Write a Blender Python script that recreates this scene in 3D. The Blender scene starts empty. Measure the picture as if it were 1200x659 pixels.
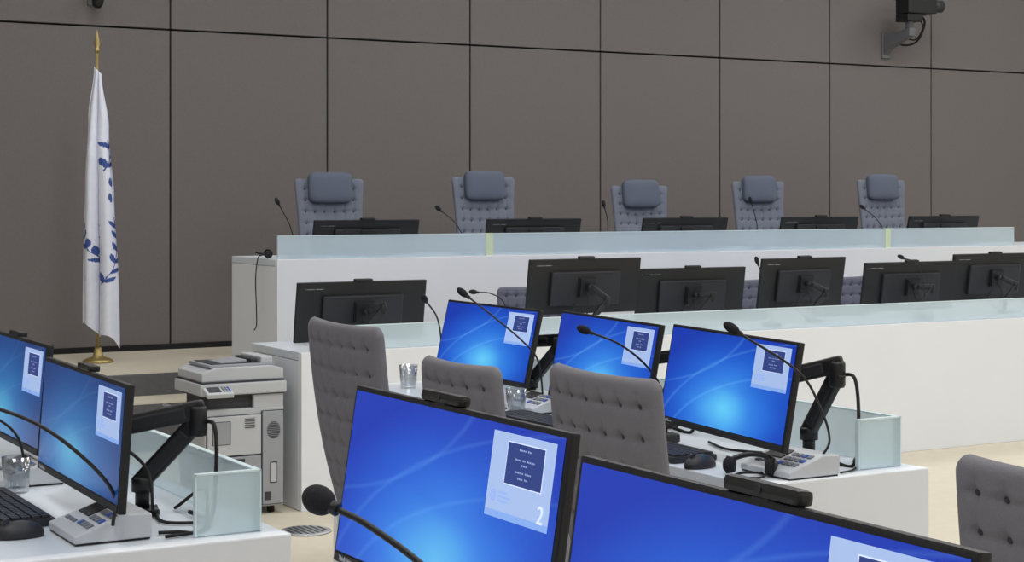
import bpy, bmesh, math, random
from mathutils import Vector, Matrix, Euler
random.seed(4)
scene=bpy.context.scene
try:
    scene.view_settings.view_transform='Standard'
except Exception: pass
COL=scene.collection
PI=math.pi
# ------------------------------------------------------------------ materials
MATS={}
def srgb(r,g,b):
    def f(c):
        c/=255.0
        return c/12.92 if c<=0.04045 else ((c+0.055)/1.055)**2.4
    return (f(r),f(g),f(b),1)
def mat(name,rgb,rough=.5,metal=0,noise=0,nscale=200,bump=0,emit=0,spec=None):
    if name in MATS: return MATS[name]
    m=bpy.data.materials.new(name); m.use_nodes=True
    nt=m.node_tree; b=nt.nodes['Principled BSDF']
    c=srgb(*rgb)
    b.inputs['Base Color'].default_value=c
    b.inputs['Roughness'].default_value=rough
    b.inputs['Metallic'].default_value=metal
    if spec is not None: b.inputs['Specular IOR Level'].default_value=spec
    if noise or bump:
        tc=nt.nodes.new('ShaderNodeTexCoord')
        n=nt.nodes.new('ShaderNodeTexNoise'); n.inputs['Scale'].default_value=nscale
        n.inputs['Detail'].default_value=3
        nt.links.new(tc.outputs['Object'],n.inputs['Vector'])
        if noise:
            r=nt.nodes.new('ShaderNodeValToRGB')
            r.color_ramp.elements[0].position=.3; r.color_ramp.elements[1].position=.7
            r.color_ramp.elements[0].color=tuple(x*(1-noise) for x in c[:3])+(1,)
            r.color_ramp.elements[1].color=tuple(min(1,x*(1+noise)) for x in c[:3])+(1,)
            nt.links.new(n.outputs['Fac'],r.inputs['Fac'])
            nt.links.new(r.outputs['Color'],b.inputs['Base Color'])
        if bump:
            bp=nt.nodes.new('ShaderNodeBump'); bp.inputs['Strength'].default_value=bump
            bp.inputs['Distance'].default_value=.002
            nt.links.new(n.outputs['Fac'],bp.inputs['Height'])
            nt.links.new(bp.outputs['Normal'],b.inputs['Normal'])
    if emit:
        b.inputs['Emission Color'].default_value=c
        b.inputs['Emission Strength'].default_value=emit
    MATS[name]=m; return m
M_wall=mat('wall_fabric_panel',(114,109,107),.85,noise=.04,nscale=60,bump=.15)
M_gap=mat('panel_gap',(26,25,26),.9)
M_side=mat('painted_wall',(188,187,186),.8,noise=.03,nscale=3)
M_ceil=mat('ceiling_plaster',(225,225,226),.9,noise=.02,nscale=3)
M_floor=mat('beige_carpet',(206,198,180),.95,noise=.03,nscale=14,bump=.15)
M_step=mat('dark_step',(92,92,94),.7,noise=.08,nscale=30)
M_white=mat('white_laminate',(230,233,238),.45,noise=.012,nscale=2)
M_top=mat('pale_desktop',(216,223,231),.35,noise=.02,nscale=4)
M_black=mat('black_plastic',(20,20,23),.45)
M_black2=mat('charcoal_plastic',(36,37,42),.5,noise=.1,nscale=150)
M_rubber=mat('black_rubber',(14,14,16),.7)
M_key=mat('dark_key',(46,48,54),.5)
M_foam=mat('foam_windscreen',(26,25,30),.95,noise=.3,nscale=600,bump=.6)
M_fabJ=mat('blue_grey_upholstery',(114,120,133),.9,noise=.08,nscale=350,bump=.3)
M_fabH=mat('headrest_upholstery',(94,101,116),.9,noise=.08,nscale=350,bump=.3)
M_fabM=mat('grey_upholstery',(118,116,122),.9,noise=.08,nscale=350,bump=.3)
M_fabR=mat('violet_grey_upholstery',(104,105,118),.9,noise=.08,nscale=350,bump=.3)
M_btn=mat('upholstery_button',(60,61,68),.8)
M_steel=mat('brushed_steel',(170,172,176),.35,metal=.9,noise=.05)
M_gold=mat('brass',(190,170,112),.45,metal=.85,noise=.05,nscale=40)
M_cop=mat('copier_plastic',(186,189,193),.5,noise=.02,nscale=8)
M_cop2=mat('copier_grey_plastic',(152,155,161),.5,noise=.02,nscale=8)
M_copd=mat('copier_dark_plastic',(50,52,58),.5)
M_silver=mat('silver_plastic',(196,200,206),.4,noise=.02)
M_silver2=mat('grey_button',(112,118,128),.5)
M_blueb=mat('blue_button',(60,90,170),.4)
M_flagw=mat('white_flag_cloth',(228,231,243),.85,noise=.03,nscale=30)
M_flagb=mat('blue_flag_print',(62,86,152),.85,noise=.05,nscale=30)
M_post=mat('pale_green_joint',(214,228,196),.3)
M_logo=mat('white_print',(205,208,215),.5)
M_camg=mat('camera_bracket_grey',(104,104,108),.4,noise=.03)
M_glow=mat('light_diffuser',(255,252,248),.5,emit=1.5)
M_card=mat('notice_window_blue',(118,152,210),.5,emit=.85)
M_card2=mat('notice_window_light',(146,167,206),.5,emit=.85)
M_cardb=mat('notice_navy',(36,54,112),.5,emit=.85)
M_cardt=mat('notice_text',(150,164,204),.5,emit=.8)
M_cardw=mat('notice_white',(196,208,234),.5,emit=.9)

def glass_mat(name,rgb,mixfac,tint):
    m=bpy.data.materials.new(name); m.use_nodes=True; nt=m.node_tree
    nt.nodes.remove(nt.nodes['Principled BSDF'])
    out=nt.nodes['Material Output']
    tr=nt.nodes.new('ShaderNodeBsdfTransparent'); tr.inputs['Color'].default_value=tint
    df=nt.nodes.new('ShaderNodeBsdfPrincipled'); df.inputs['Base Color'].default_value=srgb(*rgb)
    df.inputs['Roughness'].default_value=.3
    no=nt.nodes.new('ShaderNodeTexNoise'); no.inputs['Scale'].default_value=1.5
    mr=nt.nodes.new('ShaderNodeMapRange'); mr.inputs['To Min'].default_value=mixfac-.06; mr.inputs['To Max'].default_value=mixfac+.06
    tc=nt.nodes.new('ShaderNodeTexCoord'); nt.links.new(tc.outputs['Object'],no.inputs['Vector'])
    nt.links.new(no.outputs['Fac'],mr.inputs['Value'])
    mx=nt.nodes.new('ShaderNodeMixShader')
    nt.links.new(mr.outputs['Result'],mx.inputs[0]); nt.links.new(tr.outputs[0],mx.inputs[1]); nt.links.new(df.outputs[0],mx.inputs[2])
    nt.links.new(mx.outputs[0],out.inputs['Surface'])
    return m
M_glass=glass_mat('frosted_glass',(216,234,244),.60,(.97,.99,1,1))
M_glass2=glass_mat('frosted_glass_clearer',(222,239,244),.50,(.96,.99,1,1))
M_gedge=mat('glass_edge',(214,232,236),.35)
def tumbler_mat():
    m=bpy.data.materials.new('clear_glass'); m.use_nodes=True; nt=m.node_tree
    nt.nodes.remove(nt.nodes['Principled BSDF']); out=nt.nodes['Material Output']
    tr=nt.nodes.new('ShaderNodeBsdfTransparent'); tr.inputs['Color'].default_value=(.86,.88,.9,1)
    gl=nt.nodes.new('ShaderNodeBsdfGlossy'); gl.inputs['Roughness'].default_value=.08
    lw=nt.nodes.new('ShaderNodeLayerWeight'); lw.inputs['Blend'].default_value=.35
    mx=nt.nodes.new('ShaderNodeMixShader')
    nt.links.new(lw.outputs['Facing'],mx.inputs[0]); nt.links.new(tr.outputs[0],mx.inputs[1]); nt.links.new(gl.outputs[0],mx.inputs[2])
    nt.links.new(mx.outputs[0],out.inputs['Surface']); return m
M_tumb=tumbler_mat()
def screen_mat(name,c0,c1,c2,strength,cx=.62,cy=.25,streak=.05,e1=1.0,mid=.42):
    m=bpy.data.materials.new(name); m.use_nodes=True; nt=m.node_tree
    b=nt.nodes['Principled BSDF']; b.inputs['Base Color'].default_value=(.005,.01,.03,1); b.inputs['Roughness'].default_value=.25
    uv=nt.nodes.new('ShaderNodeUVMap'); uv.uv_map='UVMap'
    mp=nt.nodes.new('ShaderNodeMapping'); mp.inputs['Location'].default_value=(-cx*1.35,-cy,0); mp.inputs['Scale'].default_value=(1.35,1,1)
    nt.links.new(uv.outputs['UV'],mp.inputs['Vector'])
    ln=nt.nodes.new('ShaderNodeVectorMath'); ln.operation='LENGTH'; nt.links.new(mp.outputs[0],ln.inputs[0])
    no=nt.nodes.new('ShaderNodeTexNoise'); no.inputs['Scale'].default_value=1.6; no.inputs['Distortion'].default_value=.8; no.inputs['Detail'].default_value=1
    nt.links.new(uv.outputs['UV'],no.inputs['Vector'])
    ma=nt.nodes.new('ShaderNodeMath'); ma.operation='MULTIPLY_ADD'; ma.inputs[1].default_value=.28
    nt.links.new(no.outputs['Fac'],ma.inputs[0]); nt.links.new(ln.outputs['Value'],ma.inputs[2])
    r=nt.nodes.new('ShaderNodeValToRGB'); r.color_ramp.interpolation='B_SPLINE'
    e=r.color_ramp.elements; e[0].position=.08; e[0].color=srgb(*c0); e[1].position=e1; e[1].color=srgb(*c2)
    x=r.color_ramp.elements.new(mid); x.color=srgb(*c1)
    nt.links.new(ma.outputs[0],r.inputs['Fac'])
    col=r.outputs['Color']
    for (ax,ay,rad) in ((1.15,-.45,1.12),(-.35,1.35,1.02),(1.35,-.35,1.40)):
        m2=nt.nodes.new('ShaderNodeMapping'); m2.inputs['Location'].default_value=(-ax,-ay,0)
        nt.links.new(uv.outputs['UV'],m2.inputs['Vector'])
        l2=nt.nodes.new('ShaderNodeVectorMath'); l2.operation='LENGTH'; nt.links.new(m2.outputs[0],l2.inputs[0])
        cp=nt.nodes.new('ShaderNodeMath'); cp.operation='SUBTRACT'; cp.inputs[1].default_value=rad; nt.links.new(l2.outputs['Value'],cp.inputs[0])
        ab=nt.nodes.new('ShaderNodeMath'); ab.operation='ABSOLUTE'; nt.links.new(cp.outputs[0],ab.inputs[0])
        mr=nt.nodes.new('ShaderNodeMapRange'); mr.inputs['From Max'].default_value=.016; mr.inputs['To Min'].default_value=streak; mr.inputs['To Max'].default_value=0
        nt.links.new(ab.outputs[0],mr.inputs['Value'])
        ad=nt.nodes.new('ShaderNodeMix'); ad.data_type='RGBA'; ad.blend_type='ADD'; ad.inputs[7].default_value=(.3,.7,.8,1)
        nt.links.new(mr.outputs['Result'],ad.inputs[0]); nt.links.new(col,ad.inputs[6]); col=ad.outputs[2]
    nt.links.new(col,b.inputs['Emission Color'])
    b.inputs['Emission Strength'].default_value=strength
    return m
M_scr=screen_mat('blue_desktop_screen',(110,220,250),(20,108,232),(12,30,152),1.0,.52,.22,.10)
M_scr3=screen_mat('blue_desktop_screen_wide_glow',(105,200,240),(30,108,232),(18,30,160),1.0,.52,.16,.06,1.0,.44)
M_scr2=screen_mat('blue_desktop_screen_dim',(84,180,215),(22,98,176),(18,44,104),.90,.42,.25,.04)

# ------------------------------------------------------------------ mesh builder
class B:
    def __init__(s,mats):
        s.bm=bmesh.new(); s.mats=mats; s.L=s.bm.faces.layers.int.new('done')
    def _t(s,mi,smooth=False):
        L=s.L
        for f in s.bm.faces:
            if not f[L]: f[L]=1; f.material_index=mi; f.smooth=smooth
    def _cube(s,M,mi,bev,seg):
        r=bmesh.ops.create_cube(s.bm,size=1,matrix=M)
        if bev:
            es=set()
            for v in r['verts']:
                for e in v.link_edges: es.add(e)
            bmesh.ops.bevel(s.bm,geom=list(es),offset=bev,segments=seg,affect='EDGES',profile=.6)
        s._t(mi); return s
    def box(s,c,d,mi=0,bev=0,rot=None,seg=2):
        M=Matrix.Translation(c)
        if rot: M=M@Euler(rot).to_matrix().to_4x4()
        return s._cube(M@Matrix.Diagonal((d[0],d[1],d[2],1)),mi,bev,seg)
    def bar(s,a,c,wy,wz,mi=0,bev=.005):
        a=Vector(a); c=Vector(c); d=c-a
        x=d.normalized(); y=Vector((0,0,1)).cross(x)
        if y.length<.05: y=Vector((0,1,0)).cross(x)*-1
        y.normalize(); z=x.cross(y)
        R=Matrix((x,y,z)).transposed().to_4x4()
        return s._cube(Matrix.Translation((a+c)/2)@R@Matrix.Diagonal((d.length,wy,wz,1)),mi,bev,2)
    def prism(s,prof,x0,x1,mi=0,axis='x',bev=0):
        def P(t,a,b): return (t,a,b) if axis=='x' else ((a,t,b) if axis=='y' else (a,b,t))
        v0=[s.bm.verts.new(P(x0,a,b)) for a,b in prof]; v1=[s.bm.verts.new(P(x1,a,b)) for a,b in prof]
        fs=[s.bm.faces.new(v0),s.bm.faces.new(v1[::-1])]
        n=len(prof)
        for i in range(n):
            fs.append(s.bm.faces.new((v0[i],v1[i],v1[(i+1)%n],v0[(i+1)%n])))
        bmesh.ops.recalc_face_normals(s.bm,faces=fs)
        if bev:
            es=set(e for f in fs for e in f.edges)
            bmesh.ops.bevel(s.bm,geom=list(es),offset=bev,segments=2,affect='EDGES',profile=.6)
        s._t(mi); return s
    def tube(s,pts,r,mi=0,seg=10,smoothn=0,caps=True):
        pts=[Vector(p) for p in pts]
        if smoothn and len(pts)>2: pts=catmull(pts,smoothn)
        n=len(pts); rs=list(r) if isinstance(r,(list,tuple)) else [r,r]
        up=Vector((0,0,1)); rings=[]; prev=None
        for i,p in enumerate(pts):
            d=(pts[min(i+1,n-1)]-pts[max(i-1,0)])
            if d.length<1e-9: d=Vector((0,0,1))
            d.normalize()
            if prev is None:
                a=up if abs(d.z)<.95 else Vector((1,0,0)); x=d.cross(a).normalized()
            else:
                x=prev-d*prev.dot(d)
                if x.length<1e-6: x=d.cross(up)
                x.normalize()
            prev=x; y=d.cross(x)
            tt=i/(n-1)*(len(rs)-1); k0=min(int(tt),len(rs)-2); rr=rs[k0]+(rs[k0+1]-rs[k0])*(tt-k0)
            rings.append([s.bm.verts.new(p+x*rr*math.cos(2*PI*k/seg)+y*rr*math.sin(2*PI*k/seg)) for k in range(seg)])
        for i in range(n-1):
            for k in range(seg):
                s.bm.faces.new((rings[i][k],rings[i][(k+1)%seg],rings[i+1][(k+1)%seg],rings[i+1][k]))
        s._t(mi,True)
        if caps:
            s.bm.faces.new(rings[0][::-1]); s.bm.faces.new(rings[-1]); s._t(mi)
        return s
    def lathe(s,prof,mi=0,seg=24,c=(0,0,0)):
        rings=[]
        for r,z in prof:
            rings.append([s.bm.verts.new((c[0]+r*math.cos(2*PI*k/seg),c[1]+r*math.sin(2*PI*k/seg),c[2]+z)) for k in range(seg)])
        for i in range(len(prof)-1):
            for k in range(seg):
                s.bm.faces.new((rings[i][k],rings[i][(k+1)%seg],rings[i+1][(k+1)%seg],rings[i+1][k]))
        s._t(mi,True)
        if prof[0][0]>1e-5: s.bm.faces.new(rings[0][::-1])
        if prof[-1][0]>1e-5: s.bm.faces.new(rings[-1])
        s._t(mi); return s
    def sph(s,c,r,mi=0,sc=(1,1,1),seg=14,rot=None):
        M=Matrix.Translation(c)
        if rot is not None: M=M@rot
        M=M@Matrix.Diagonal((r*sc[0],r*sc[1],r*sc[2],1))
        bmesh.ops.create_uvsphere(s.bm,u_segments=seg,v_segments=max(6,seg*2//3),radius=1,matrix=M)
        s._t(mi,True); return s
    def pillow(s,c,d,mi=0,e=.4,seg=44):
        r=bmesh.ops.create_uvsphere(s.bm,u_segments=seg,v_segments=seg//2,radius=1)
        for v in r['verts']:
            p=v.co.copy(); m=(abs(p.x)**(2/e)+abs(p.z)**(2/e))**(e/2) if abs(p.x)+abs(p.z)>1e-6 else 1
            h=math.hypot(p.x,p.z); f=h/m if m>1e-6 else 1
            yy=math.copysign(abs(p.y)**.5,p.y)
            v.co=Vector((c[0]+p.x*f*d[0]/2,c[1]+yy*d[1]/2,c[2]+p.z*f*d[2]/2))
        s._t(mi,True); return s
    def quad(s,vs,mi=0):
        f=s.bm.faces.new([s.bm.verts.new(v) for v in vs]); s._t(mi); return s
    def mesh(s,name):
        me=bpy.data.meshes.new(name); s.bm.to_mesh(me); s.bm.free()
        for m in s.mats: me.materials.append(m)
        return me
def catmull(P,n):
    out=[]; Q=[P[0]*2-P[1]]+P+[P[-1]*2-P[-2]]
    for i in range(1,len(Q)-2):
        p0,p1,p2,p3=Q[i-1:i+3]
        for k in range(n):
            t=k/n
            out.append(.5*((2*p1)+(p2-p0)*t+(2*p0-5*p1+4*p2-p3)*t*t+(3*p1-p0-3*p2+p3)*t**3))
    out.append(P[-1]); return out
CACHE={}
def cached(key,fn):
    if key not in CACHE: CACHE[key]=fn()
    return CACHE[key]
def link(o): COL.objects.link(o); return o
def part(name,me,parent,loc=(0,0,0),rot=(0,0,0),label=None,sc=None):
    o=bpy.data.objects.new(name,me); o.parent=parent; o.location=loc; o.rotation_euler=rot
    if sc: o.scale=(sc,sc,sc)
    if label: o['label']=label
    return link(o)
def root(name,loc,yaw,label,cat,group=None):
    e=bpy.data.objects.new(name,None); e.empty_display_size=.05; e.location=loc; e.rotation_euler=(0,0,math.radians(yaw))
    e['label']=label; e['category']=cat
    if group: e['group']=group
    return link(e)
def thing(name,me,loc,yaw,label,cat,group=None):
    o=bpy.data.objects.new(name,me); o.location=loc; o.rotation_euler=(0,0,math.radians(yaw))
    o['label']=label; o['category']=cat
    if group: o['group']=group
    return link(o)
def struct(name,me):
    o=bpy.data.objects.new(name,me); o['kind']='structure'; return link(o)
def text_mesh(body,size,m):
    cu=bpy.data.curves.new('t','FONT'); cu.body=body; cu.size=size; cu.extrude=.0004
    o=bpy.data.objects.new('t',cu); link(o)
    dg=bpy.context.evaluated_depsgraph_get(); dg.update()
    me=bpy.data.meshes.new_from_object(o.evaluated_get(dg)); me.materials.clear(); me.materials.append(m)
    bpy.data.objects.remove(o); return me

# ------------------------------------------------------------------ room shell
WY=11.77; PZ=.42; X0,X1,Y0,CZ=-2.5,14.0,-2.0,4.7
b=B([M_wall,M_gap])
b.box(((X0+X1)/2,WY+.08,CZ/2),(X1-X0,.08,CZ),1)
xs=[3.98+1.218*k for k in range(-6,10)]
xs=[X0]+[x for x in xs if X0<x<X1]+[X1]
for a,c in zip(xs[:-1],xs[1:]):
    for z0,z1 in ((0.0,2.70),(2.70,4.7)):
        b.box(((a+c)/2,WY+.02,(z0+z1)/2),(c-a-.013,.04,z1-z0-.013),0,bev=.003,seg=1)
struct('wall_back',b.mesh('wall_back'))
b=B([M_side]); b.box((X0-.05,(Y0+WY)/2,CZ/2),(.1,WY-Y0+.3,CZ)); struct('wall_left',b.mesh('wall_left'))
b=B([M_side]); b.box((X1+.05,(Y0+WY)/2,CZ/2),(.1,WY-Y0+.3,CZ)); struct('wall_right',b.mesh('wall_right'))
b=B([M_side]); b.box(((X0+X1)/2,Y0-.05,CZ/2),(X1-X0,.1,CZ)); struct('wall_front',b.mesh('wall_front'))
b=B([M_floor]); b.box(((X0+X1)/2,(Y0+WY)/2,-.05),(X1-X0+.2,WY-Y0+.3,.1)); struct('floor',b.mesh('floor'))
b=B([M_ceil]); b.box(((X0+X1)/2,(Y0+WY)/2,CZ+.05),(X1-X0+.2,WY-Y0+.3,.1)); struct('ceiling',b.mesh('ceiling'))
b=B([M_floor,M_step])
b.box(((X0+X1)/2,(10.2+WY)/2,PZ/2),(X1-X0,WY-10.2,PZ),0)
struct('floor.001',b.mesh('platform'))
b=B([M_step,M_floor])
b.box(((X0+3.8)/2,10.17,PZ/2),(3.8-X0,.06,PZ-.002),0)
b.box(((X0+3.8)/2,9.97,.14/1),(3.8-X0,.34,.28),0)
b.box(((X0+3.8)/2,9.97,.285),(3.8-X0,.34,.012),1)
struct('trim_1',b.mesh('steps'))
b=B([M_gap]); b.box(((X0+X1)/2,WY-.006,PZ+.02),(X1-X0,.012,.04)); struct('baseboard_back',b.mesh('baseboard'))

def lamp_me():
    b=B([M_silver]); 
    for sx in(-1,1): b.box((sx*.6,0,-.02),(.04,1.24,.05),0,bev=.004)
    for sy in(-1,1): b.box((0,sy*.6,-.02),(1.24,.04,.05),0,bev=.004)
    return b.mesh('frame')
fm=lamp_me(); b=B([M_glow]); b.box((0,0,-.01),(1.16,1.16,.01)); dm=b.mesh('diffuser')
for ix,x in enumerate((0,3.2,6.4,9.6,12.4)):
    for iy,y in enumerate((0,3.2,6.4,9.4)):
        r=root('ceiling_light',(x,y,CZ),0,'square white recessed ceiling light panel in a silver frame','ceiling light','ceiling light panels')
        part('frame',fm,r); part('diffuser',dm,r)
        l=bpy.data.lights.new('lamp_bulb','AREA'); l.energy={0:38,1:38,2:32,3:30}[iy]; l.size=1.1; l.color=(.98,.99,1)
        if ix==0 and iy>=2: l.energy=10
        if ix==1 and iy==3: l.energy=24
        o=bpy.data.objects.new('lamp_bulb',l); o.parent=r; o.location=(0,0,-.06); link(o)

# ------------------------------------------------------------------ benches / desks
def glass_thing(p0,p1,z0,gz,label,group,m,joints=()):
    (x0,y0),(x1,y1)=p0,p1; alongx=abs(x1-x0)>abs(y1-y0); L=abs(x1-x0) if alongx else abs(y1-y0)
    r=root('glass_screen',((x0+x1)/2,(y0+y1)/2,z0),0 if alongx else 90,label,'glass screen',group)
    b=B([m]); b.box((0,0,gz/2),(L,.014,gz-.004),0,bev=.0015); part('pane',b.mesh('pane'),r)
    b=B([M_gedge]); b.box((0,0,gz-.0015),(L,.015,.004),0)
    for s in(-1,1): b.box((s*(L/2-.001),0,gz/2),(.003,.015,gz),0)
    part('polished_edge',b.mesh('edge'),r)
    for j in joints:
        b=B([M_post]); b.box((j-(x0+x1)/2,0,gz/2),(.05,.022,gz+.003),0,bev=.002); part('joint_strip',b.mesh('js'),r,label='pale green joint strip')
    return r
def desk_x(name,x0,x1,y0,y1,z0,h,label,glass,joints=(),gmat=M_glass):
    r=root(name,((x0+x1)/2,(y0+y1)/2,z0),0,label,'desk')
    w=x1-x0; d=y1-y0; H=h-z0
    b=B([M_white]); b.box((0,-d/2+.02,H/2),(w,.04,H),0,bev=.004); part('front_panel',b.mesh('fp'),r)
    for sx in(-1,1):
        b=B([M_white]); b.box((sx*(w/2-.02),.02,H/2-.02),(.04,d-.045,H-.045),0,bev=.003); part('side_panel',b.mesh('sp'),r)
    b=B([M_top]); b.box((0,.021,H-.02),(w-.001,d-.043,.04),0,bev=.003); part('desktop',b.mesh('dt'),r)
    g0,g1,gz=glass
    glass_thing((g0,y0+.02),(g1,y0+.02),h,gz-h,'long pale blue frosted glass screen along the '+name.replace('_',' '),'frosted glass screens',gmat,joints)
    return r
desk_x('judges_bench',3.83,10.8,9.40,10.15,0,1.135,'long white raised judges bench with plain front panel',(3.84,9.88,1.276),(5.27,8.60))
desk_x('clerks_bench',3.20,9.4,7.55,8.2,0,.76,'long white clerks bench carrying a row of monitors',(3.25,9.38,.88))
def desk_y(name,x0,x1,y0,y1,h,label):
    r=root(name,((x0+x1)/2,(y0+y1)/2,0),0,label,'desk','white party desks')
    w=x1-x0; d=y1-y0
    b=B([M_white]); b.box((w/2-.02,0,h/2-.02),(.04,d-.082,h-.042),0,bev=.003); part('front_panel',b.mesh('fp'),r)
    for sy in(-1,1):
        b=B([M_white]); b.box((0,sy*(d/2-.02),h/2),(w,.04,h),0,bev=.004); part('side_panel',b.mesh('sp'),r)
    b=B([M_top]); b.box((-.002,0,h-.02),(w-.004,d-.083,.038),0,bev=.003); part('desktop',b.mesh('dt'),r)
    gz=.137; g='frosted glass screens'; gl='clear greenish glass screen standing on a white party desk'
    glass_thing((x1-.055,y0+.075),(x1-.055,y1-.075),h,gz,gl,g,M_glass2)
    glass_thing((x1-.20,y0+.066),(x1-.048,y0+.066),h,gz,'short clear glass return closing the desk end',g,M_glass2)
    return r
desk_y('party_desk',2.74,3.33,3.48,6.15,.76,'white party desk with three lit monitors')
desk_y('party_desk',.66,1.46,3.50,6.3,.76,'white party desk with keyboard and silver microphone unit')
desk_y('party_desk',.66,1.46,.55,2.86,.76,'white party desk carrying two large lit monitors')

# ------------------------------------------------------------------ monitors
def housing_me(w,h):
    def f():
        b=B([M_black,M_black2])
        b.box((0,0,0),(w,.018,h),0,bev=.004)
        b.box((0,.018,-.01),(w*.62,.024,h*.62),1,bev=.009)
        b.box((0,.034,.0),(.11,.012,.11),0,bev=.003)
        for i in range(9): b.box((-.16+.04*i,.0305,h*.24),(.022,.002,.006),0)
        b.box((0,-.010,-h/2+.010),(w*.98,.003,.014),1,bev=.001)
        return b.mesh('housing')
    return cached(('h',w,h),f)
def screen_me(w,h,m):
    def f():
        me=bpy.data.meshes.new('screen'); W=w/2-.009; H0=-h/2+.02; H1=h/2-.009; y=-.0100
        me.from_pydata([(-W,y,H0),(W,y,H0),(W,y,H1),(-W,y,H1)],[],[(0,1,2,3)])
        uv=me.uv_layers.new(name='UVMap')
        for i,c in enumerate(((0,0),(1,0),(1,1),(0,1))): uv.data[i].uv=c
        me.materials.append(m); return me
    return cached(('s',w,h,m.name),f)
CA,CB=.712,.972
def card_me(w,h):
    def f():
        b=B([M_card,M_card2,M_cardb,M_cardt,M_cardw])
        W=w-.018; x0=-w/2+.009+CA*W; x1=-w/2+.009+CB*W; z1=h/2-.020; z0=h/2-.475*h
        y=-.0107
        def q(a,c,d,e,mi,yy): b.quad(((a,yy,d),(c,yy,d),(c,yy,e),(a,yy,e)),mi)
        q(x0,x1,z0,z1,1,y)
        cw=x1-x0; ch=z1-z0
        q(x0,x1,z0,z0+ch*.08,0,y-.0002)
        bx0=x0+cw*.26; bx1=x1-cw*.16; bz1=z1-ch*.10; bz0=z1-ch*.58
        q(bx0-.0015,bx1+.0015,bz0-.0015,bz1+.0015,4,y-.0003)
        q(bx0,bx1,bz0,bz1,2,y-.0005)
        for (pz,words) in ((.14,(.16,.10)),(.38,(.14,.07,.18)),(.50,(.12,)),(.68,(.18,.14)),(.82,(.12,.08))):
            tot=sum(words)+.03*(len(words)-1); c=(bx0+bx1)/2-(bx1-bx0)*tot*.6
            zz=bz1-(bz1-bz0)*pz
            for wd in words:
                ww=(bx1-bx0)*wd*1.2; nl=max(3,int(ww/.0034)); 
                for k in range(nl):
                    q(c+ww*k/nl,c+ww*(k+.55)/nl,zz-.0012,zz+.0012+(.0006 if k==0 else 0),3,y-.0008)
                c+=ww+(bx1-bx0)*.04
        n=20; cx=x0+cw*.11; cz=z0+ch*.25
        for (ra,rb) in ((.0085,.0074),(.0052,.0043)):
            for k in range(n):
                a=2*PI*k/n; a2=2*PI*(k+1)/n
                b.quad([(cx+ra*math.cos(a),y-.0006,cz+ra*math.sin(a)),(cx+ra*math.cos(a2),y-.0006,cz+ra*math.sin(a2)),
                    (cx+rb*math.cos(a2),y-.0006,cz+rb*math.sin(a2)),(cx+rb*math.cos(a),y-.0006,cz+rb*math.sin(a))],0)
        q(cx-.0004,cx+.0004,cz-.005,cz+.005,0,y-.0006)
        for i,l in enumerate((.14,.20,.16)):
            zz=z0+ch*(.30-.05*i)
            nl=int(l*cw/.0035)
            for k in range(nl): q(x0+cw*.20+.0035*k,x0+cw*.20+.0035*k+.0022,zz-.0012,zz+.0012,0,y-.0006)
        return b.mesh('notice')
    return cached(('c',w,h),f)
TWO=text_mesh('2',.046,M_cardw)
LOGO=text_mesh('ThinkVision',.022,M_logo)
LOGOS=text_mesh('ThinkVision',.012,M_logo)
def webcam_me():
    b=B([M_black,M_black2]); b.box((0,0,.012),(.17,.032,.024),0,bev=.009); b.tube([(0,-.018,.012),(0,-.0165,.012)],.007,1); b.box((0,.004,-.004),(.04,.03,.012),1,bev=.002)
    return b.mesh('webcam')
def fin_me():
    b=B([M_black]); b.box((0,.004,.006),(.10,.028,.014),0,bev=.004); return b.mesh('clip')
WEB=webcam_me(); FIN=fin_me()
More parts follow.
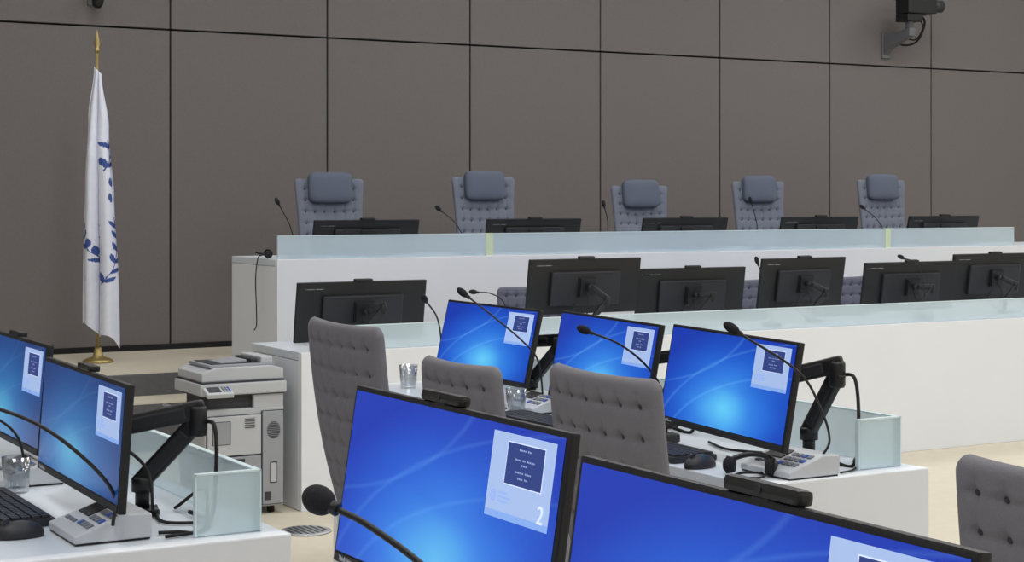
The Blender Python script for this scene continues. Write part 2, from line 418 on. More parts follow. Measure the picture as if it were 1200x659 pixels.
def monitor(x,y,z,yaw,zc,tilt,label,group,w=.72,h=.31,screen=None,card=True,cam='web',side=1,logo=False,camx=0,arm=True,num=True,elbow=None,ar=1.0):
    r=root('computer_monitor',(x,y,z),yaw,label,'monitor',group)
    t=math.radians(tilt); P=(0,0,zc-z); R=(-t,0,0)
    part('housing',housing_me(w,h),r,P,R)
    part('screen',screen_me(w,h,screen or M_scr),r,P,R)
    Mx=Matrix.Translation(P)@Euler(R).to_matrix().to_4x4()
    if card:
        part('notice_window',card_me(w,h),r,P,R,'pale notice window with navy text box')
        W=w-.018
        if num:
            p=Mx@Vector((-w/2+.009+(CB-.045)*W,-.0118,h/2-.445*h)); part('numeral',TWO,r,p,(PI/2-t,0,0),sc=.8)
        p=Mx@Vector((-w/2+.03,-.0125,-h/2+.006)); part('logo_print',LOGOS,r,p,(PI/2-t,0,0))
    if cam:
        p=Mx@Vector((camx,0,h/2)); part('webcam' if cam=='web' else 'top_clip',WEB if cam=='web' else FIN,r,p,R,sc=.78 if cam=='web' else None)
    if logo:
        p=Mx@Vector((w/2-.04,.0096,h/2-.036)); part('logo_print',LOGO,r,p,(PI/2-t,0,PI))
    if arm:
        s=side; v=Mx@Vector((0,.045,0)); vz=v.z
        base=Vector((-.14*s,.19,0)); el=Vector((.14*s,.22,max(.17,vz+.05)))
        if elbow: base=Vector(elbow[0]); el=Vector(elbow[1])
        b=B([M_black,M_rubber])
        b.box((base.x,base.y,.009),(.08,.06,.016),0,bev=.004); b.tube([(base.x,base.y,.016),(base.x,base.y,.08)],.015*ar,0,seg=14)
        b.lathe([(.022*ar,.0),(.022*ar,.03),(.017*ar,.035)],0,16,(base.x,base.y,.055)); part('arm_base',b.mesh('ab'),r)
        b=B([M_black,M_black2]); a=base+Vector((0,0,.08)); d=(el-a).normalized()
        b.bar(a-d*.015,el+d*.012,.024*ar,.038*ar,0,.006*ar)
        b.bar(a.lerp(el,.12)+Vector((0,-.0,-.0)),a.lerp(el,.80),.030*ar,.026*ar,1,.004*ar)
        part('lower_arm',b.mesh('la'),r)
        b=B([M_black,M_black2]); q=.019*ar; b.lathe([(.0,-q*1.6),(q*.85,-q*1.6),(q,-q*1.3),(q,q*1.3),(q*.85,q*1.6),(.0,q*1.6)],0,16,tuple(el)); 
        k=v+Vector((0,.045,.005)); e2=el+Vector((0,0,.022*ar))
        b.bar(e2+(e2-k).normalized()*.018,k,.026*ar,.040*ar,0,.008*ar); b.bar(e2.lerp(k,.15),e2.lerp(k,.85),.032*ar,.024*ar,1,.004)
        b.tube([k,v-Vector((0,.006,0))],.016,1,seg=12); b.box(tuple(v),(.10,.012,.10),0,bev=.003,rot=(-t,0,0))
        part('upper_arm',b.mesh('ua'),r)
        b=B([M_rubber])
        if ar>=1: b.tube([el+Vector((0,.02,0)),el+Vector((.05*s,.025,-.01)),el+Vector((.075*s,.02,-el.z*.45)),Vector((el.x+.07*s,el.y+.01,.010)),Vector((el.x+.0*s,el.y-.02,.010))],.005,0,seg=8,smoothn=8)
        else: b.tube([v+Vector((.03,.03,-.05)),v+Vector((.10,.06,-.06)),v+Vector((.13,.05,-.13)),Vector((.06,.12,.02)),Vector((.03,.14,.010))],.004,0,seg=8,smoothn=8)
        b.tube([v+Vector((.02,.02,-.02)),v+Vector((.05*s,.09,-.09)),Vector((.08*s,.14,.03)),Vector((-.02*s,.17,.010))],.004,0,seg=8,smoothn=8)
        part('cable',b.mesh('cb'),r)
    return r
gF='lit party desk monitors'
def mon_facing_left(x,y,top,tilt,label,yaw=-90,h=.31,**k):
    zc=top-h/2*math.cos(math.radians(tilt))
    return monitor(x,y,.76,yaw,zc,tilt,label,gF,h=h,**k)
mon_facing_left(1.262,2.403,1.167,8.5,'large black monitor with blue desktop, notice window and webcam bar',camx=-.04,screen=M_scr3,elbow=((-.1,.04,0),(.08,.075,.24)))
mon_facing_left(1.165,1.515,1.167,8.5,'large black monitor with blue desktop beside another on one desk',w=.70,camx=.02,screen=M_scr3,elbow=((-.12,.12,0),(.12,.15,.24)))
mon_facing_left(1.105,3.885,1.105,4,'black monitor with blue desktop beside silver microphone unit',yaw=-91.3,screen=M_scr2,h=.275,cam='fin',num=False,elbow=((.0,.14,0),(.07,.25,.22)),ar=1.15)
mon_facing_left(1.165,4.79,1.118,5,'black monitor with dim blue desktop above keyboard',yaw=-90,screen=M_scr2,h=.29,cam='fin',num=False,elbow=((-.14,.15,0),(.14,.16,.22)))
mon_facing_left(2.935,3.87,1.118,10,'black monitor with bright blue desktop above headphones',yaw=-98,h=.295,cam=None,num=False,elbow=((.07,.225,0),(.185,.245,.25)),ar=1.2)
mon_facing_left(3.02,4.64,1.112,11,'black monitor with bright blue desktop between two others',yaw=-97,h=.295,cam=None,num=False,elbow=((.1,.17,0),(.2,.17,.22)))
mon_facing_left(3.10,5.56,1.10,13,'black monitor with bright blue desktop above a clear tumbler',yaw=-91,h=.285,cam=None,num=False,elbow=((.27,.04,0),(.38,.09,.21)),ar=1.1)
for (x,top,w,yw) in ((3.73,1.07,.73,180),(5.09,1.163,.73,180),(5.82,1.097,.72,176),(6.64,1.14,.67,183),(7.50,1.10,.74,178),(8.22,1.14,.72,180)):
    h=.31; zc=top-h/2*.985
    monitor(x,8.02,.76,yw,zc,9,'black monitor seen from behind on the clerks bench','clerks bench monitors',w=w,h=h,card=False,cam='fin',logo=True,elbow=((.03,.14,0),(-.055,.15,.17)),ar=.8)
def judge_monitor(x):
    r=monitor(x,9.82,1.135,180,1.366-.115,14,'low black monitor seen from behind on the judges bench','judges bench monitors',w=.73,h=.225,card=False,cam='fin',logo=True,arm=False)
    b=B([M_black]); b.box((0,.05,.007),(.24,.17,.012),0,bev=.004); b.tube([(0,.06,.01),(0,.045,.10)],.018,0); part('stand',b.mesh('st'),r)
for x in (4.60,5.83,7.07,8.29,9.53): judge_monitor(x)

# ------------------------------------------------------------------ chairs
def back_me(w,h,fab,cols,rows,wing=0,soft=1.6,th=.021):
    def f():
        b=B([fab,M_btn]); bm=b.bm; nx,nz=72,92
        us=[((i+.5)/cols*2-1)*.90*w/2 for i in range(cols)]; zs=[(((j+.5)/rows)*.92+.04)*h for j in range(rows)]
        pts=[(u,v) for u in us for v in zs]
        V={}; cr=.032
        def edge(q): return math.copysign(1-(1-abs(q))**1.15,q)
        inx=.90*w/2; inz0,inz1=.04*h,.96*h
        for j in range(nz+1):
            vv=edge(j/nz*2-1); v=(vv+1)/2; z=v*h
            az=min(abs(z-a) for a in zs); ez=math.exp(-az*az/(.007**2)); ez2=math.exp(-az*az/(.013**2))
            hw=w/2*(1-.07*max(0,-vv)**2+wing*max(0,v-.55)**1.5*2)
            dz=min(h-z,z)
            if dz<cr: hw-=cr-math.sqrt(max(0,cr*cr-(cr-dz)**2))
            zin=1 if inz0<z<inz1 else 0
            for i in range(nx+1):
                u=edge(i/nx*2-1); x=u*hw
                prof=max(0,(1-abs(u)**18))**.5*max(0,(1-abs(vv)**24))**.5
                ax=min(abs(x-a) for a in us)
                inn=1 if abs(x)<inx else 0
                pf=th*prof-(.0065*ez2*math.exp(-ax*ax/(.013**2))+.0028*math.exp(-ax*ax/(.007**2))*zin+.0028*ez*inn)*prof*soft
                yc=-(.022+.2*wing*max(0,v-.5))*u*u*(.5+.5*v)+.02*math.sin(v*PI)
                for side in(0,1):
                    if side==1 and (i in(0,nx) or j in(0,nz)): V[(1,i,j)]=V[(0,i,j)]; continue
                    V[(side,i,j)]=bm.verts.new((x,yc+(-pf if side==0 else pf),z))
        for side in(0,1):
            for i in range(nx):
                for j in range(nz):
                    q=[V[(side,i,j)],V[(side,i+1,j)],V[(side,i+1,j+1)],V[(side,i,j+1)]]
                    if side: q=q[::-1]
                    bm.faces.new(q)
        b._t(0,True)
        br=.0068
        for px,pz in pts:
            u=px/(w/2); v=pz/h; yc=-(.022+.2*wing*max(0,v-.5))*u*u*(.5+.5*v)+.02*math.sin(v*PI)
            for sgn in(-1,1):
                c=Vector((px,yc+sgn*(th-.0125),pz)); n=8
                ctr=bm.verts.new(c+Vector((0,sgn*.0026,0))); ring=[bm.verts.new(c+Vector((br*math.cos(2*PI*k/n),0,br*math.sin(2*PI*k/n)))) for k in range(n)]
                for k in range(n):
                    t3=(ctr,ring[k],ring[(k+1)%n]); bm.faces.new(t3 if sgn<0 else t3[::-1])
        b._t(1,True)
        return b.mesh('backrest')
    return cached(('b',w,h,fab.name),f)
def head_me(fab):
    def f():
        b=B([fab]); b.pillow((0,0,0),(.325,.085,.215),0,.30); return b.mesh('headrest')
    return cached(('hd',fab.name),f)
def seat_me(w,fab):
    def f():
        b=B([fab]); b.box((0,0,.44),(w,.48,.11),0,bev=.045,seg=4)
        for fa in b.bm.faces: fa.smooth=True
        return b.mesh('seat')
    return cached(('st',w,fab.name),f)
def armr_me(fab):
    def f():
        b=B([fab,M_steel]); b.box((0,-.00,.655),(.05,.26,.035),0,bev=.014,seg=3)
        b.tube([(0,.08,.645),(0,.07,.50),(0,.06,.44)],.014,1,smoothn=4); return b.mesh('armrest')
    return cached(('ar',fab.name),f)
def base_me():
    def f():
        b=B([M_steel,M_rubber]); b.tube([(0,0,.09),(0,0,.40)],.026,0,seg=14); b.lathe([(.045,.06),(.045,.11),(.03,.12)],0,16)
        for k in range(5):
            a=2*PI*k/5+.3; d=Vector((math.cos(a),math.sin(a),0))
            b.tube([d*.03+Vector((0,0,.09)),d*.22+Vector((0,0,.065))],[.022,.014],0,seg=8)
            for q in(-1,1):
                n=Vector((-d.y,d.x,0)); c=d*.22+Vector((0,0,.027)); b.tube([c+n*.008*q,c+n*.026*q],.027,1,seg=12)
            b.tube([d*.22+Vector((0,0,.04)),d*.22+Vector((0,0,.07))],.008,0,seg=8)
        return b.mesh('base')
    return cached('cb',f)
def chair(x,y,z,yaw,w,h,fab,label,group,head=False,lean=11,arms=True,cols=5,rows=7,wing=0):
    r=root('office_chair',(x,y,z),yaw,label,'chair',group)
    L=math.radians(lean); 
    part('backrest',back_me(w,h,fab,cols,rows,wing),r,(0,.21,.45),(-L,0,0))
    if head:
        p=Matrix.Translation((0,.21,.45))@Euler((-L,0,0)).to_matrix().to_4x4()@Vector((0,-.045,h-.065))
        part('headrest',head_me(M_fabH),r,p,(-L*.5,0,0))
    part('seat',seat_me(w*.95,fab),r)
    if arms:
        for s in(-1,1): part('armrest',armr_me(fab),r,(s*(w/2-.005),0,0))
    part('base',base_me(),r)
    b=CACHE.get('brk')
    if not b:
        q=B([M_steel]); q.box((0,.13,.385),(.10,.26,.02),0,bev=.004); q.tube([(0,.24,.385),(0,.275,.44),(0,.275,.56)],.016,0,smoothn=5); b=CACHE['brk']=q.mesh('brk')
    part('back_bracket',b,r)
    return r
gJ='judges chairs'
for x,h in ((4.80,.77),(6.02,.79),(7.38,.73),(8.53,.77),(9.83,.79)):
    chair(x,10.52,PZ,0,.48,h,M_fabJ,'high blue-grey tufted chair with headrest behind the judges bench',gJ,head=True,cols=6,rows=9,wing=.16)
gP='party desk chairs'
chair(2.485,4.77,0,88,.56,.68,M_fabM,'tall grey tufted chair at the party desk, by the copier',gP,arms=False,cols=6,rows=8)
chair(2.505,4.09,0,90,.43,.615,M_fabM,'small grey tufted chair between two taller chairs at the desk',gP,arms=False,cols=5,rows=8)
chair(2.515,3.375,0,88,.49,.65,M_fabM,'grey tufted chair at the party desk beside black headphones',gP,arms=False,cols=6,rows=8)
chair(2.51,1.985,0,90,.50,.605,M_fabM,'grey tufted chair standing alone on the beige carpet',gP,arms=False,cols=6,rows=8)
for x in (5.28,6.83,7.70):
    chair(x,8.62,0,0,.48,.52,M_fabR,'violet-grey chair tucked behind the clerks bench','clerks chairs',arms=False,cols=6,rows=7)

# ------------------------------------------------------------------ microphones
def mic(base,pts,label,group,unit=None,yaw=0,hl=.05,hr=.013,sr=.0035,disc=True):
    bx=Vector(base); r=root('gooseneck_microphone',base,0,label,'microphone',group)
    P=[Vector(p)-bx for p in pts]
    if unit:
        b=B([M_silver,M_black,M_silver2])
        W,D=.21,.17
        b.prism([(-D/2,.004),(D/2,.004),(D/2,.056),(D*.18,.058),(-D/2,.020)],-W/2,W/2,0,bev=.004)
        b.box((0,0,.004),(W*.96,D*.96,.008),1)
        me=b.mesh('unit'); part('unit_body',me,r,unit,(0,0,math.radians(yaw)),'silver wedge shaped console')
        b=B([M_black,M_silver2,M_blueb])
        sl=math.atan2(.038,D*.68)
        def onp(px,py): return (px,py,.0395+(py+D*.16)*math.tan(sl)+.0012)
        b.box(onp(-.045,.0),(.075,.05,.003),0,rot=(sl,0,0),bev=.001)
        for i in range(4):
            for j in range(3): b.box(onp(.015+.021*i,-.045+.026*j),(.015,.016,.004),1 if (i+j)%4 else 2,rot=(sl,0,0),bev=.001)
        for i in range(3): b.box(onp(-.07+.025*i,-.05),(.018,.010,.004),1,rot=(sl,0,0),bev=.001)
        part('button_panel',b.mesh('bt'),r,unit,(0,0,math.radians(yaw)))
    elif disc:
        b=B([M_black2]); b.box((0,0,.014),(.08,.10,.028),0,bev=.008); b.tube([(0,0,.02),(0,0,.045)],.011,0); part('base',b.mesh('mb'),r)
    b=B([M_black]); b.tube(P,sr,0,seg=8,smoothn=8); part('gooseneck',b.mesh('gn'),r)
    d=(P[-1]-P[-2]).normalized(); q=Vector((0,0,1)).rotation_difference(d).to_matrix().to_4x4()
    b=B([M_foam,M_black]); b.tube([P[-1]-d*.012,P[-1]+d*.01],sr*2,1,seg=10)
    b.sph(P[-1]+d*hl*.42,hl/2,0,(hr*2/hl,hr*2/hl,1),seg=18,rot=q); part('microphone_head',b.mesh('mh'),r)
    return r
gM='party desk microphones'
mic((1.09,3.70,.76),[(1.085,3.585,.80),(1.08,3.56,.87),(1.0,3.52,.962),(.88,3.50,1.05),(.68,3.48,1.125)],'silver console with long black gooseneck microphone by the keyboard',gM,unit=(0,0,0),yaw=-90,sr=.0042)
mic((1.12,4.50,.76),[(1.10,4.37,.80),(1.07,4.35,.90),(1.0,4.34,.955),(.92,4.33,.95)],'dark gooseneck microphone beside the glass tumbler',gM,unit=(0,0,0),yaw=-90)
mic((2.94,3.60,.76),[(3.0,3.545,.80),(2.985,3.49,.86),(2.93,3.462,.95),(2.85,3.455,1.05),(2.69,3.50,1.155)],'silver console with gooseneck microphone beside black headphones',gM,unit=(0,0,0),yaw=-90)
mic((2.98,4.26,.76),[(3.0,4.255,.78),(2.985,4.25,.90),(2.93,4.25,.985),(2.83,4.25,1.06),(2.71,4.24,1.105)],'black gooseneck microphone rising between two monitors',gM)
mic((3.05,5.10,.76),[(3.07,5.10,.80),(3.05,5.10,.93),(3.0,5.12,1.0),(2.92,5.2,1.09),(2.86,5.27,1.155)],'silver console with gooseneck microphone near a clear tumbler',gM,unit=(0,0,0),yaw=-90)
mic((3.14,6.0,.76),[(3.14,6.0,.79),(3.14,6.0,.93),(3.11,5.98,1.03),(3.02,5.90,1.10)],'black gooseneck microphone on the desk facing the clerks bench',gM)
mic((1.16,1.97,.76),[(1.16,1.97,.78),(1.11,1.98,.90),(1.06,2.05,.99),(1.01,2.14,1.045),(.975,2.195,1.068)],'black gooseneck microphone with fat foam head before large monitor',gM,hl=.052,hr=.021,sr=.005)
gC='clerks bench microphones'
mic((4.60,7.98,.76),[(4.60,8.0,.79),(4.57,8.0,.93),(4.49,8.0,.985),(4.40,8.0,.995)],'thin black gooseneck microphone on the clerks bench',gC)
mic((6.16,7.70,.76),[(6.16,7.70,.79),(6.13,7.70,.95),(6.06,7.70,1.125)],'thin black gooseneck microphone on the clerks bench',gC)
mic((7.32,7.70,.76),[(7.32,7.70,.79),(7.33,7.70,.95),(7.28,7.72,1.10),(7.20,7.74,1.135)],'thin black gooseneck microphone on the clerks bench',gC)
gK='judges bench microphones'
for hx,hz,bx in ((3.93,1.46,4.03),(5.03,1.42,5.20),(6.27,1.44,6.28),(7.51,1.465,7.55),(8.56,1.42,8.75)):
    mic((bx,9.58,1.135),[(bx,9.58,1.16),(bx-.01,9.58,1.22),((hx+bx)/2+.01,9.60,1.34),(hx,9.62,hz)],'thin black gooseneck microphone on the judges bench',gK,hr=.014)

# ------------------------------------------------------------------ flag
FX,FY=3.245,11.05
r=root('flag_on_pole',(FX,FY,PZ),-30,'white flag with blue laurel emblem hanging on a brass pole','flag')
b=B([M_gold]); b.lathe([(.0,.0),(.10,.0),(.10,.012),(.08,.025),(.035,.04),(.025,.08),(.02,.10),(.0,.10)],0,28); part('stand',b.mesh('fs'),r)
b=B([M_gold]); b.tube([(0,0,.05),(-.006,0,2.04)],.011,0,seg=12); part('pole',b.mesh('fp'),r)
b=B([M_gold]); b.lathe([(.0,0),(.018,.004),(.018,.02),(.010,.03),(.022,.055),(.0,.15)],0,16,(-.006,0,2.035)); part('finial',b.mesh('ff'),r,label='brass spear finial')
def interp(v,ks):
    for (a,x),(c,y) in zip(ks[:-1],ks[1:]):
        if v<=c: 
            t=(v-a)/(c-a); t=t*t*(3-2*t); return x+(y-x)*t
    return ks[-1][1]
XL=[(0,-.020),(.2,-.058),(.45,-.078),(.8,-.088),(1,-.09)]; XR=[(0,.028),(.2,.080),(.45,.120),(.8,.148),(1,.152)]
leaves=[]
def branch(P,n,ll=.036,lw=.0135):
    pts=catmull([Vector((p[0],0,p[1])) for p in P],12)
    for k in range(n):
        f=(k+.3)/n*(len(pts)-2); i=int(f); a=pts[i]; d=(pts[i+1]-a).normalized(); ang=math.atan2(d.z,d.x)
        for sg in(-1,1):
            if (k*2+(sg>0))%5==3: continue
            an=ang+sg*.6; c=a+Vector((math.cos(an),0,math.sin(an)))*ll*.95
            leaves.append((c.x,c.z,ll,lw,an))
    for i in range(0,len(pts)-1):
        d=(pts[i+1]-pts[i]); leaves.append((pts[i].x,pts[i].z,max(.008,d.length*.7),.0030,math.atan2(d.z,d.x)))
branch([(.04,.66),(-.02,.72),(-.07,.82),(-.07,.94)],5)
branch([(.06,.52),(.115,.64),(.138,.80),(.115,.96)],6)
branch([(.06,1.26),(.085,1.36),(.065,1.46)],3)
for zz in (1.18,1.08): leaves.append((.088,zz,.034,.011,PI/2+.15))
for zz in (.82,.90): leaves.append((.03,zz,.024,.006,.1))
b=B([M_flagw,M_flagb]); NS,NZ=150,250; V=[]
L=b.L
for j in range(NZ+1):
    v=j/NZ; row=[]
    for i in range(NS+1):
        s=i/NS
        x=interp(v,XL)+(interp(v,XR)-interp(v,XL))*s
        g=min(1,v*3)
        ph=2*PI*(2.15*s+.14*v+.04*math.sin(5*v))+.9
        y=(.004+.036*g)*math.sin(ph)+.012*g*math.sin(9*s+5*v)
        x+=.022*g*math.cos(ph)*math.sin(PI*s)
        z=1.94-v*(1.68+.14*s-.025*math.sin(11*s))+(-.05*s*(1-v))
        row.append(b.bm.verts.new((x,y-.022-.05*g,z)))
    V.append(row)
for j in range(NZ):
    for i in range(NS):
        f=b.bm.faces.new((V[j][i],V[j+1][i],V[j+1][i+1],V[j][i+1])); f.smooth=True; f[L]=1
        v=(j+.5)/NZ; s=(i+.5)/NS
        cx=interp(v,XL)+(interp(v,XR)-interp(v,XL))*s; cz=(V[j][i].co.z+V[j+1][i+1].co.z)/2; m=0
        for (lx,lz,hl,hw,an) in leaves:
            dx=cx-lx; dz=cz-lz
            if abs(dx)>.04 or abs(dz)>.04: continue
            p=(dx*math.cos(an)+dz*math.sin(an))/hl; q=(-dx*math.sin(an)+dz*math.cos(an))/hw
            if abs(p)<1 and abs(q)<(1-p*p): m=1; break
        f.material_index=m
part('flag_cloth',b.mesh('fc'),r,label='white cloth with blue laurel print')

# ------------------------------------------------------------------ copier
r=root('photocopier',(2.925,7.58,0),0,'light grey floor standing photocopier with paper feeder beside the bench','copier')
b=B([M_cop,M_cop2,M_copd])
b.box((0,.175,.275),(.395,.35,.47),0,bev=.006)
b.box((.0,.175,.545),(.345,.30,.09),2,bev=.004)
b.box((.12,.175,.545),(.15,.348,.075),0,bev=.004)
for zz in (.16,.29,.42): b.box((-.1985,.175,zz),(.004,.33,.003),2)
for i in range(8): b.box((-.199,.22,.44+.008*i),(.003,.16,.0035),2)
part('body',b.mesh('cb'),r)
for z0,z1 in ((.055,.165),(.175,.285)):
    d=B([M_cop2,M_copd]); d.box((-.055,-.002,(z0+z1)/2),(.272,.006,z1-z0+.007),1); d.box((-.055,-.006,(z0+z1)/2),(.265,.016,z1-z0),0,bev=.004); dr=part('drawer',d.mesh('dr'),r)
    d=B([M_copd]); d.box((-.055,-.016,z1-.018),(.10,.008,.016),0,bev=.002); part('handle',d.mesh('hn'),dr)
d=B([M_cop,M_copd,M_cop2]); d.box((-.055,-.002,.385),(.272,.006,.192),1); d.box((-.055,-.006,.385),(.265,.016,.185),0,bev=.005)
d.box((-.12,-.0145,.40),(.09,.003,.11),1,bev=.001); d.box((-.12,-.0165,.40),(.084,.003,.104),2,bev=.001)
for i in range(5): d.box((.02,-.0145,.42+.010*i),(.05,.003,.004),1)
part('door',d.mesh('do'),r)
d=B([M_cop2,M_copd,M_cop]); d.box((.138,-.002,.27),(.112,.006,.447),1); d.box((.138,-.005,.27),(.105,.014,.44),0,bev=.004)
for i in range(11):
    w=.066*math.sqrt(max(.05,1-((i-5)/5.5)**2)); d.box((.14,-.0125,.40+.0075*(i-5)),(w,.003,.0036),1)
d.box((.14,-.013,.20),(.035,.004,.10),1,bev=.001); d.box((.14,-.015,.20),(.028,.004,.09),2,bev=.001)
d.box((.11,-.013,.09),(.03,.004,.04),1,bev=.001)
part('vent_panel',d.mesh('vp'),r)
d=B([M_cop,M_copd]); d.box((-.01,.165,.605),(.43,.37,.055),0,bev=.008); d.box((-.01,.165,.576),(.41,.35,.008),1); d.box((-.01,.165,.636),(.41,.35,.010),1); part('scanner_unit',d.mesh('su'),r)
d=B([M_cop,M_copd,M_cop2])
d.prism([(-.21,.640),(.195,.640),(.195,.690),(.14,.705),(-.14,.705),(-.21,.680)],.0,.34,0,axis='y',bev=.006)
d.box((.0,.17,.709),(.33,.29,.014),2,bev=.004); d.box((-.01,.17,.7165),(.27,.24,.006),1,bev=.001)
d.box((-.03,.15,.722),(.13,.17,.012),2,bev=.003,rot=(0,-.08,0)); d.box((.125,.17,.728),(.06,.27,.034),0,bev=.008); d.box((.07,.17,.727),(.03,.22,.016),1,bev=.003)
part('document_feeder',d.mesh('df'),r)
d=B([M_cop,M_copd,M_blueb,M_silver2]); d.box((-.15,-.045,.598),(.13,.09,.022),0,bev=.005,rot=(.35,0,0)); d.box((-.17,-.048,.610),(.06,.05,.003),1,rot=(.35,0,0))
for i in range(3):
    for j in range(3): d.box((-.125+.014*i,-.066+.017*j,.604+.0062*j),(.009,.010,.004),3 if i!=2 else 2,rot=(.35,0,0))
part('control_panel',d.mesh('cp'),r)
d=B([M_cop2,M_copd]); d.box((-.25,.17,.50),(.12,.22,.012),0,rot=(0,.30,0),bev=.003); part('bypass_tray',d.mesh('bt'),r)
cm=B([M_rubber,M_cop2]); cm.tube([(-.012,0,.02),(.012,0,.02)],.02,0,seg=14); cm.box((0,0,.036),(.03,.03,.014),1,bev=.002); cm=cm.mesh('caster')
for sx in(-.15,.15):
    for sy in(.05,.30): part('caster',cm,r,(sx,sy,0))

# ------------------------------------------------------------------ small desk things
def key_me():
    def f():
        b=B([M_black2]); b.box((0,0,.009),(.44,.15,.018),0,bev=.005); return b.mesh('kb')
    def g():
        b=B([M_key])
        for j in range(6):
            for i in range(21):
                if j==0 and 4<i<11: continue
                b.box((-.205+.0205*i,-.058+.0225*j,.021),(.017,.018,.007))
        b.box((-.05,-.058,.021),(.115,.018,.007))
        return b.mesh('keys')
    return cached('kb',f),cached('ky',g)
def keyboard(x,y,yaw,label):
    r=root('keyboard',(x,y,.76),yaw,label,'keyboard','computer keyboards'); a,k=key_me()
    part('base',a,r); o=part('keys',k,r); o['kind']='stuff'
keyboard(.96,4.07,-90,'black keyboard on the pale desk beside a glass')
keyboard(2.86,4.76,-88,'black keyboard below a lit blue monitor')
keyboard(2.84,4.10,-92,'black keyboard near the mouse and headphones')
def mouse(x,y,yaw,label):
    r=root('computer_mouse',(x,y,.76),yaw,label,'mouse','computer mice')
    b=B([M_black2]); b.sph((0,0,.006),.055,0,(.58,1,.55),seg=18)
    for v in b.bm.verts:
        if v.co.z<0: v.co.z=0
    part('body',b.mesh('mb'),r); b=B([M_key]); b.tube([(-.004,-.03,.033),(.004,-.03,.033)],.008,0,seg=12); part('scroll_wheel',b.mesh('mw'),r)
mouse(2.79,3.80,-80,'black mouse beside black headphones'); mouse(.93,3.76,-90,'black mouse beside the silver console')
def tumbler(x,y,label):
    b=B([M_tumb]); b.lathe([(.0,.0),(.027,.0),(.030,.004),(.036,.09),(.0335,.09),(.028,.012),(.0,.010)],0,28)
    thing('drinking_glass',b.mesh('gl'),(x,y,.76),0,label,'glass','clear drinking glasses')
tumbler(1.065,4.335,'clear empty tumbler between two monitors'); tumbler(2.97,5.95,'clear empty tumbler on the desk behind a grey chair'); tumbler(2.92,5.03,'clear empty tumbler beside a monitor edge')
def headset(x,y,z,yaw,rx,label,cable=None,cup=.026,br=.006):
    r=root('headphones',(x,y,z),yaw,label,'headphones','black headphones')
    b=B([M_black]); pts=[(.065*math.cos(a),0,.03+.075*math.sin(a)) for a in [PI*k/12 for k in range(13)]]
    R=Euler((rx,0,0)).to_matrix()
    b.tube([R@Vector(p)+Vector((0,0,.014)) for p in pts],br,0,seg=8,smoothn=3); part('headband',b.mesh('hb'),r)
    for s in(-1,1):
        b=B([M_foam,M_black]); c=R@Vector((s*.060,0,.03)); c.z=max(c.z,cup+.002)
        b.tube([c+Vector((-s*.018,0,0)),c+Vector((s*.004,0,0))],[cup*.8,cup],0,seg=18); b.tube([c+Vector((s*.004,0,0)),c+Vector((s*.012,0,0))],[cup*.85,cup*.6],1,seg=18); part('ear_cup',b.mesh('ec'),r)
    if cable:
        b=B([M_rubber]); b.tube(cable,.0035,0,seg=8,smoothn=10); part('cable',b.mesh('cc'),r)
    return r
headset(2.80,3.60,.76,-50,-1.25,'black headphones lying on the desk beside a console',[(.05,.02,.01),(.04,-.03,.006),(.0,-.045,.006),(-.03,-.02,.006),(-.02,.03,.006),(.03,.05,.006)],cup=.024,br=.0075)
headset(3.90,9.64,1.135,70,-1.35,'black headphones on the bench corner with cable hanging down',[(.0,.03,.02),(-.04,.07,.02),(-.055,.092,.0),(-.055,.105,-.12),(-.05,.10,-.30),(-.055,.10,-.40),(-.06,.115,-.43)])
def cable(pts,label,r=.004):
    p0=Vector(pts[0]); b=B([M_rubber]); b.tube([Vector(p)-p0 for p in pts],r,0,seg=8,smoothn=8)
    thing('power_cable',b.mesh('pc'),p0,0,label,'cable','loose black cables')
z=.765
cable([(3.10,3.62,z),(3.05,3.72,z),(3.10,3.85,z),(3.04,4.0,z),(3.08,4.15,z)],'black cable lying across the desk beside the console')
cable([(3.04,3.51,z),(3.10,3.53,z),(3.18,3.60,z),(3.20,3.64,z),(3.24,3.68,z)],'black cable lying across the desk beside the console',.003)
cable([(1.20,3.58,z),(1.28,3.60,z),(1.33,3.68,z),(1.25,3.75,z),(1.3,3.95,z)],'black cable looped beside the silver console')
cable([(1.20,3.63,z),(1.24,3.62,z),(1.30,3.62,z),(1.36,3.78,z+.06),(1.33,3.9,z)],'black cable looped beside the silver console')
cable([(3.02,4.9,z),(3.08,4.85,z),(3.16,4.7,z),(3.1,4.5,z)],'black cable behind a lit blue monitor')
b=B([M_steel,M_copd]); b.lathe([(.0,.0),(.115,.0),(.115,.006),(.105,.009),(.0,.009)],0,32)
for i in range(7):
    hx=-.078+.026*i; b.box((hx,0,.0095),(.010,2*math.sqrt(.09**2-hx*hx),.002),1)
thing('floor_socket',b.mesh('fs'),(3.03,7.10,0),0,'round grey metal floor socket plate with slots','floor socket')

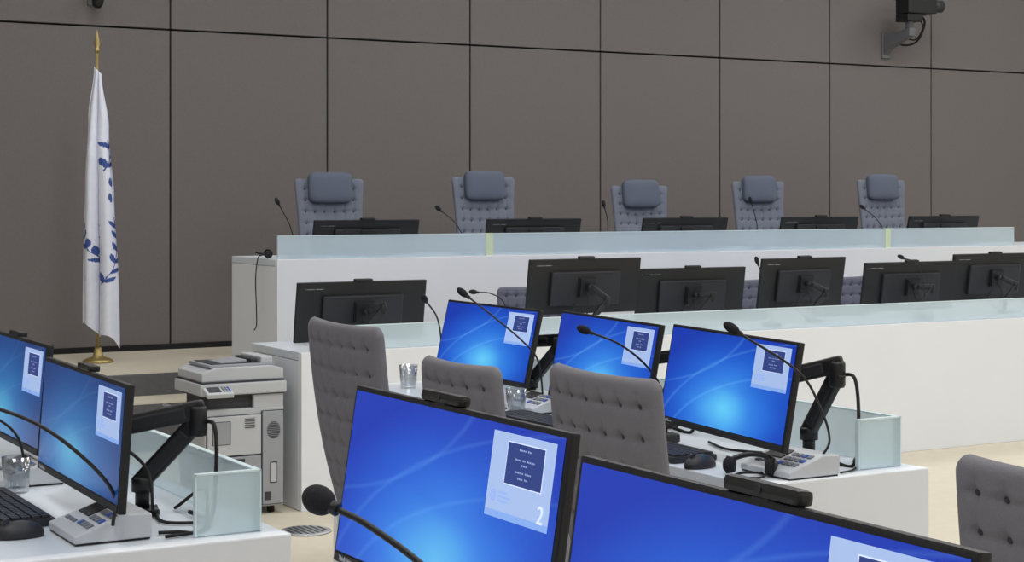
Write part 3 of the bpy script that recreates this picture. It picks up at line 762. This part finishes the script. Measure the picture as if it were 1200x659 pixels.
# ------------------------------------------------------------------ wall cameras
r=root('security_camera',(10.78,WY,2.86),0,'black camera on a grey wall bracket with looped cable','camera')
b=B([M_camg]); b.box((-.06,-.012,.03),(.10,.024,.24),0,bev=.005); 
b.prism([(-.01,-.07),(-.01,.10),(-.05,.12),(-.36,.16),(-.36,.09),(-.10,.0)],-.10,-.03,0,bev=.006); part('bracket',b.mesh('br'),r)
b=B([M_black,M_camg]); b.tube([(-.065,-.32,.15),(-.065,-.32,.30)],.035,1,seg=14); b.box((-.065,-.32,.25),(.18,.16,.07),0,bev=.008); part('pan_head',b.mesh('ph'),r)
b=B([M_black,M_copd]); b.box((.0,-.34,.36),(.34,.17,.15),0,bev=.012); b.tube([(.16,-.34,.37),(.30,-.34,.37)],[.05,.055],1,seg=18); part('camera_body',b.mesh('cbd'),r)
b=B([M_rubber]); b.tube([(.05,-.32,.30),(.16,-.28,.22),(.14,-.2,.06),(.04,-.12,.03),(-.02,-.05,.12)],.010,0,seg=8,smoothn=10)
b.tube([(-.02,-.36,.28),(.08,-.34,.18),(.07,-.26,.07),(-.01,-.18,.09)],.007,0,seg=8,smoothn=10); part('cable',b.mesh('cc'),r)
r=root('security_camera',(3.42,WY,2.85),0,'small black camera mounted high on the wall','camera')
b=B([M_camg]); b.box((0,-.012,.05),(.08,.024,.12),0,bev=.004); b.tube([(0,-.02,.05),(0,-.10,.06)],.014,0); part('bracket',b.mesh('br'),r)
b=B([M_black]); b.lathe([(.0,-.07),(.02,-.065),(.036,-.045),(.042,-.01),(.04,.03),(.0,.035)],0,20,(0,-.12,.03)); part('camera_body',b.mesh('cbd'),r)

# ------------------------------------------------------------------ camera / world
cam=bpy.data.cameras.new('camera'); co=bpy.data.objects.new('camera',cam); link(co)
cam.lens=60; cam.sensor_width=36; cam.shift_y=-97.5/1200; cam.clip_start=.05
co.location=(0,0,1.5); co.rotation_euler=(PI/2,0,-PI/6)
scene.camera=co
w=bpy.data.worlds.new('world'); scene.world=w; w.use_nodes=True
w.node_tree.nodes['Background'].inputs[0].default_value=(.8,.85,.9,1); w.node_tree.nodes['Background'].inputs[1].default_value=.3
